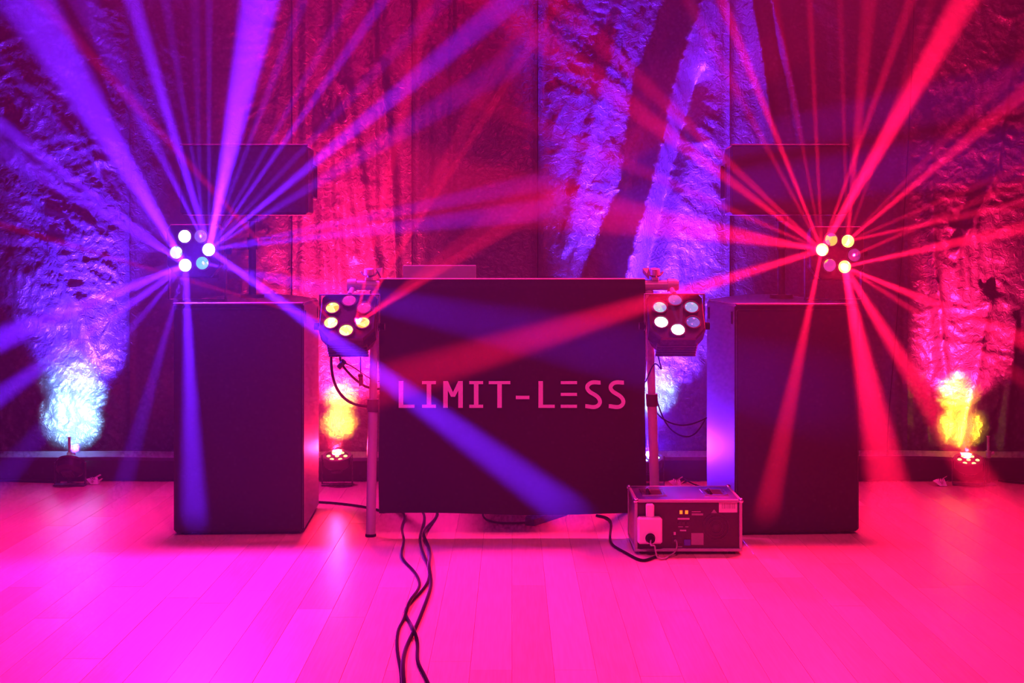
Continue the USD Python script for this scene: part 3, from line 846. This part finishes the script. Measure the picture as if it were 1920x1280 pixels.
part(fog, 'fan_grille', cat(*[moved(moved(trimesh.creation.annulus(r_min=r_ - .002, r_max=r_ + .001, height=.004, sections=32), trimesh.transformations.rotation_matrix(math.pi / 2, [1, 0, 0])),
                                  trimesh.transformations.translation_matrix([fc[0], fy0 + yf - .002, fc[1]])) for r_ in (.015, .03, .045, .058)],
                            cyl((fc[0], fy0 + yf - .004, fc[1]), (fc[0], fy0 + yf, fc[1]), .014, n=20)), M['plastic_dark'])
sw = fq(800, 800)
part(fog, 'power_switch', cat(fbox(775, 800, 800, 835, yf - .006, yf), fbox(845, 915, 778, 795, yf - .003, yf)), M['print_light'])
part(fog, 'mains_inlet', fbox(760, 870, 850, 925, yf - .004, yf + .001), M['plastic_dark'])

# the white adaptor plug on its front and the machine's cable
plug = thing('adaptor_plug', 'white adaptor block plugged into the front of the fog machine', 'plug', (fq(505, 700)[0], fy0, fq(505, 900)[1]))
part(plug, 'block', fbox(375, 642, 625, 912, -.035, .012, .008), M['white_plastic'])
part(plug, 'neck', fbox(468, 558, 485, 640, -.020, .012, .006), M['white_plastic'])
pc = fq(510, 845)
part(plug, 'round_socket', cyl((pc[0], fy0 - .036, pc[1]), (pc[0], fy0 - .064, pc[1]), .022, .017, n=24), M['rubber'], 30)
tp = [(pc[0], fy0 - .06, pc[1]), (pc[0] + .004, fy0 - .085, pc[1] - .02), (pc[0] + .012, fy0 - .088, .06), (pc[0] + .025, fy0 - .095, .012), (pc[0] + .06, fy0 - .085, .006), (fq(700, 0)[0], fy0 - .05, .006),
      (fq(770, 0)[0], fy0 - .035, .02), (fq(800, 0)[0], fy0 - .03, .05), (fq(795, 0)[0], fy0 - .02, .065), (fq(790, 0)[0], fy0 + .008, fq(0, 900)[1])]
single('power_cord', tube(tp, .0036), M['print_grey'], 'short grey power cord looping from the white adaptor to the fog machine', 'cable', smooth=True)


def floor_pt(px, py, z=.004):
    Y = (CAM_H - z) * F / (py - HORIZON)
    return ((px - 960) * Y / F, Y, z)


def floor_cable(pts, r, label, ends=(), group=None, lift=0.0, pre=()):
    p = [*pre, *[floor_pt(a_, b_, r + .001 + (c_[0] if c_ else 0)) for a_, b_, *c_ in pts]]
    single('cable', tube(p, r), M['rubber'], label, 'cable', group, smooth=True)


# three cables running from under the cloth to the front
c7 = lambda x, y, *l: (700 + x / 3.556, 920 + y / 3.556, *l)
floor_cable([c7(185, 130), c7(205, 190), c7(190, 250), c7(202, 330), c7(192, 440), c7(258, 520), c7(305, 600), c7(300, 650), c7(262, 705, .011), c7(232, 760, .011), c7(205, 850), c7(170, 920), c7(160, 1060), c7(180, 1180), c7(188, 1290), c7(170, 1440)], .0062,
            'thin black floor cable, leftmost where the three come out from under the cloth')
floor_cable([c7(322, 130), c7(336, 210), c7(312, 300), c7(320, 380), c7(355, 470), c7(372, 540), c7(360, 610), c7(310, 680), c7(245, 750), c7(215, 815), c7(245, 880), c7(272, 935, .012), c7(292, 1000), c7(296, 1130), c7(330, 1210), c7(368, 1290), c7(420, 1400)], .0065,
            'black floor cable, middle one at the cloth, ending nearest the camera on its own')
floor_cable([c7(425, 140), c7(385, 215), c7(335, 285, .012), c7(358, 350), c7(378, 430), c7(372, 500, .012), c7(384, 600), c7(365, 700), c7(320, 820), c7(275, 925), c7(225, 1030), c7(198, 1150, .012), c7(205, 1290, .011), c7(215, 1440)], .0075,
            'thick black floor cable, rightmost of the three at the cloth')
# cable from the stand to the fog machine along its side
floor_cable([(1118, 966), (1140, 972), (1146, 985), (1144, 1003), (1150, 1022), (1175, 1037), (1205, 1050), (1222, 1046), (1234, 1043)], .0062, 'black cable curling around the front corner of the fog machine')
floor_cable([(905, 955), (908, 970), (930, 979), (975, 980), (1000, 976)], .005, 'thin black cable lying under the cloth, looping towards the wedge')
floor_cable([(598, 941), (640, 944), (688, 951), (720, 960)], .006, 'black cable running straight from the cabinet to the stand leg')
floor_cable([(-60, 899), (30, 901), (112, 903)], .007, 'black cable running from the left edge of the picture to the round-based post')
floor_cable([(1872, 900), (1920, 905), (1990, 908)], .007, 'black cable running from the short post to the right edge of the picture')
floor_cable([(1266, 906), (1290, 900), (1310, 892), (1330, 898), (1350, 903)], .005, 'thin cable crossing behind the fog machine, nearer one')
floor_cable([(1262, 892, .004), (1275, 895), (1290, 902, .012), (1308, 910), (1335, 911)], .004, 'thin cable trailing from the clear clamp behind the fog machine')

# wedge-shaped block lying under the cloth
a_ = [floor_pt(985, 985, 0), floor_pt(1002, 986, 0), floor_pt(1064, 966, 0), floor_pt(1020, 958, 0)]
wz = [.042, .03, .055, .055]
wedge = hull([*[(p[0], p[1], .001) for p in a_], *[(p[0], p[1], z_) for p, z_ in zip(a_, wz)]])
single('wedge', wedge, M['case_blue'], 'dark wedge-shaped block on the floor under the cloth', 'block')


# hanging cables
def hang(pts, r, label, m='rubber'):
    single('hanging_cable', tube([P(*p) for p in pts], r), M[m], label, 'cable', smooth=True)


hang([(621, 668, 5.70), (623, 700, 5.72), (634, 732, 5.74), (655, 753, 5.75), (680, 761, 5.76), (697, 762, 5.735)], .0065, 'thick cable drooping from the amber-lens light to the leg joint')
hang([(638, 664, 5.70), (640, 680, 5.72), (652, 697, 5.75), (672, 716, 5.76), (690, 726, 5.76), (714, 729, 5.77)], .0055, 'black cable with a small connector, drooping under the amber-lens light')
hang([(676, 668, 5.70), (676, 690, 5.71), (677, 722, 5.71)], .0035, 'short thin cable hanging straight down under the amber-lens light')
hang([(643, 680, 5.70), (665, 690, 5.72), (690, 707, 5.74), (712, 715, 5.775)], .0025, 'very thin wire under the amber-lens light')
hang([(1234, 668, 5.70), (1238, 690, 5.71), (1229, 682, 5.72), (1215, 705, 5.73), (1207, 716, 5.76)], .003, 'thin wire loop under the pale-blue-lens light')
hang([(1226, 730, 5.78), (1240, 775, 5.82), (1262, 808, 5.86), (1292, 818, 5.9), (1312, 803, 5.93), (1323, 784, 5.97)], .0035, 'lower thin cable drooping between stand leg and bass cabinet')
hang([(1228, 768, 5.78), (1248, 788, 5.82), (1280, 797, 5.87), (1310, 790, 5.92), (1325, 783, 5.97)], .0035, 'upper thin cable drooping between stand leg and bass cabinet')
hang([(1718, -120, 7.2), (1712, 60, 7.2), (1704, 250, 7.2), (1692, 450, 7.2), (1680, 620, 7.2), (1668, 760, 7.2), (1664, 886, 7.15)], .004, 'thin cable hanging down in front of the purple and red drapes')
cn = thing('cable_connector', 'small black connector hanging under the amber-lens light', 'connector', P(676, 720, 5.71))
part(cn, 'shell', cyl(P(676, 700, 5.71), P(677, 723, 5.71), .010, n=14), M['plastic_dark'], 30)
part(cn, 'collar', cyl(P(676, 702, 5.71), P(676, 706, 5.71), .012, n=14), M['rubber'], 30)
ck = thing('cable_connector', 'black plug at the bend of the drooping cable under the amber-lens light', 'connector', P(640, 684, 5.72))
part(ck, 'shell', cyl(P(634, 690, 5.70), P(646, 676, 5.705), .012, n=14), M['plastic_dark'], 30)
part(ck, 'collar', cyl(P(643, 679, 5.70), P(646, 676, 5.70), .014, n=14), M['rubber'], 30)


# ------------------------------------------------------------------ short posts with a round base, clamps on the floor
def post(px, by, top, Y, label):
    x = P(px, 0, Y)[0]; zt2 = P(0, top, Y)[2]
    t = thing('floor_post', label, 'post', (x, Y, 0), 'short posts in front of the drapes')
    part(t, 'base_plate', cat(cyl((x, Y, 0), (x, Y, .008), .043, n=28), cyl((x, Y, .008), (x, Y, .013), .043, .03, 28)), M['aluminium_dull'], 30)
    part(t, 'tube', cyl((x, Y, .01), (x, Y, zt2 - .10), .011, n=16), M['plastic_black'], 30)
    part(t, 'top_rod', cat(cyl((x, Y, zt2 - .12), (x, Y, zt2), .0075, n=14), cyl((x, Y, zt2 - .006), (x, Y, zt2), .010, n=14)), M['aluminium_dull'], 30)
    part(t, 'lock_knob', cat(cyl((x, Y, zt2 - .125), (x, Y, zt2 - .085), .015, n=14), cyl((x + .01, Y, zt2 - .105), (x + .032, Y - .006, zt2 - .095), .009, n=12)), M['aluminium_dull'], 30)


post(130, 904, 819, 7.03, 'short black post on a round base in front of the white-blue uplight')
post(1853, 902, 817, 7.03, 'short dark post on a round base beside the amber-lit uplight')


def floor_clamp(px, py, Y, label, seed):
    g = np.random.default_rng(seed)
    x = P(px, 0, Y)[0]
    t = thing('spring_clamp', label, 'clamp', (x, Y, 0), 'clamps lying on the floor')
    part(t, 'jaw', hull([(x + a_, Y + b_, c_) for a_, b_, c_ in [(-.045, 0, .03), (-.04, .02, .02), (-.01, -.02, .002), (.03, -.02, .002), (.03, .025, .002), (.02, 0, .04), (-.02, .02, .035)]]), M['clear'])
    part(t, 'handle', cat(hull([(x + a_, Y + b_, c_) for a_, b_, c_ in [(-.005, 0, .035), (.035, 0, .058), (.04, .012, .05), (.0, .012, .028)]]),
                          hull([(x + a_, Y + b_, c_) for a_, b_, c_ in [(.02, -.005, .02), (.046, -.005, .035), (.05, .01, .03), (.03, .01, .012)]])), M['clear'])
    part(t, 'spring', tube([(x - .02 + .003 * k, Y - .012 + .006 * math.cos(k * 1.6), .038 + .007 * math.sin(k * 1.6)) for k in range(12)], .0018, 6), M['steel'], True)
    part(t, 'pivot', cyl((x, Y - .022, .022), (x, Y + .022, .022), .006, n=12), M['steel'], 30)


floor_clamp(176, 882, 7.05, 'small shiny clamp on the floor beside the white-blue uplight', 1)
floor_clamp(1268, 888, 6.98, 'small shiny clamp on the floor between the stand leg and the cabinet', 2)
floor_clamp(1764, 892, 7.0, 'small pink-lit clamp on the floor beside the amber-lit uplight', 3)
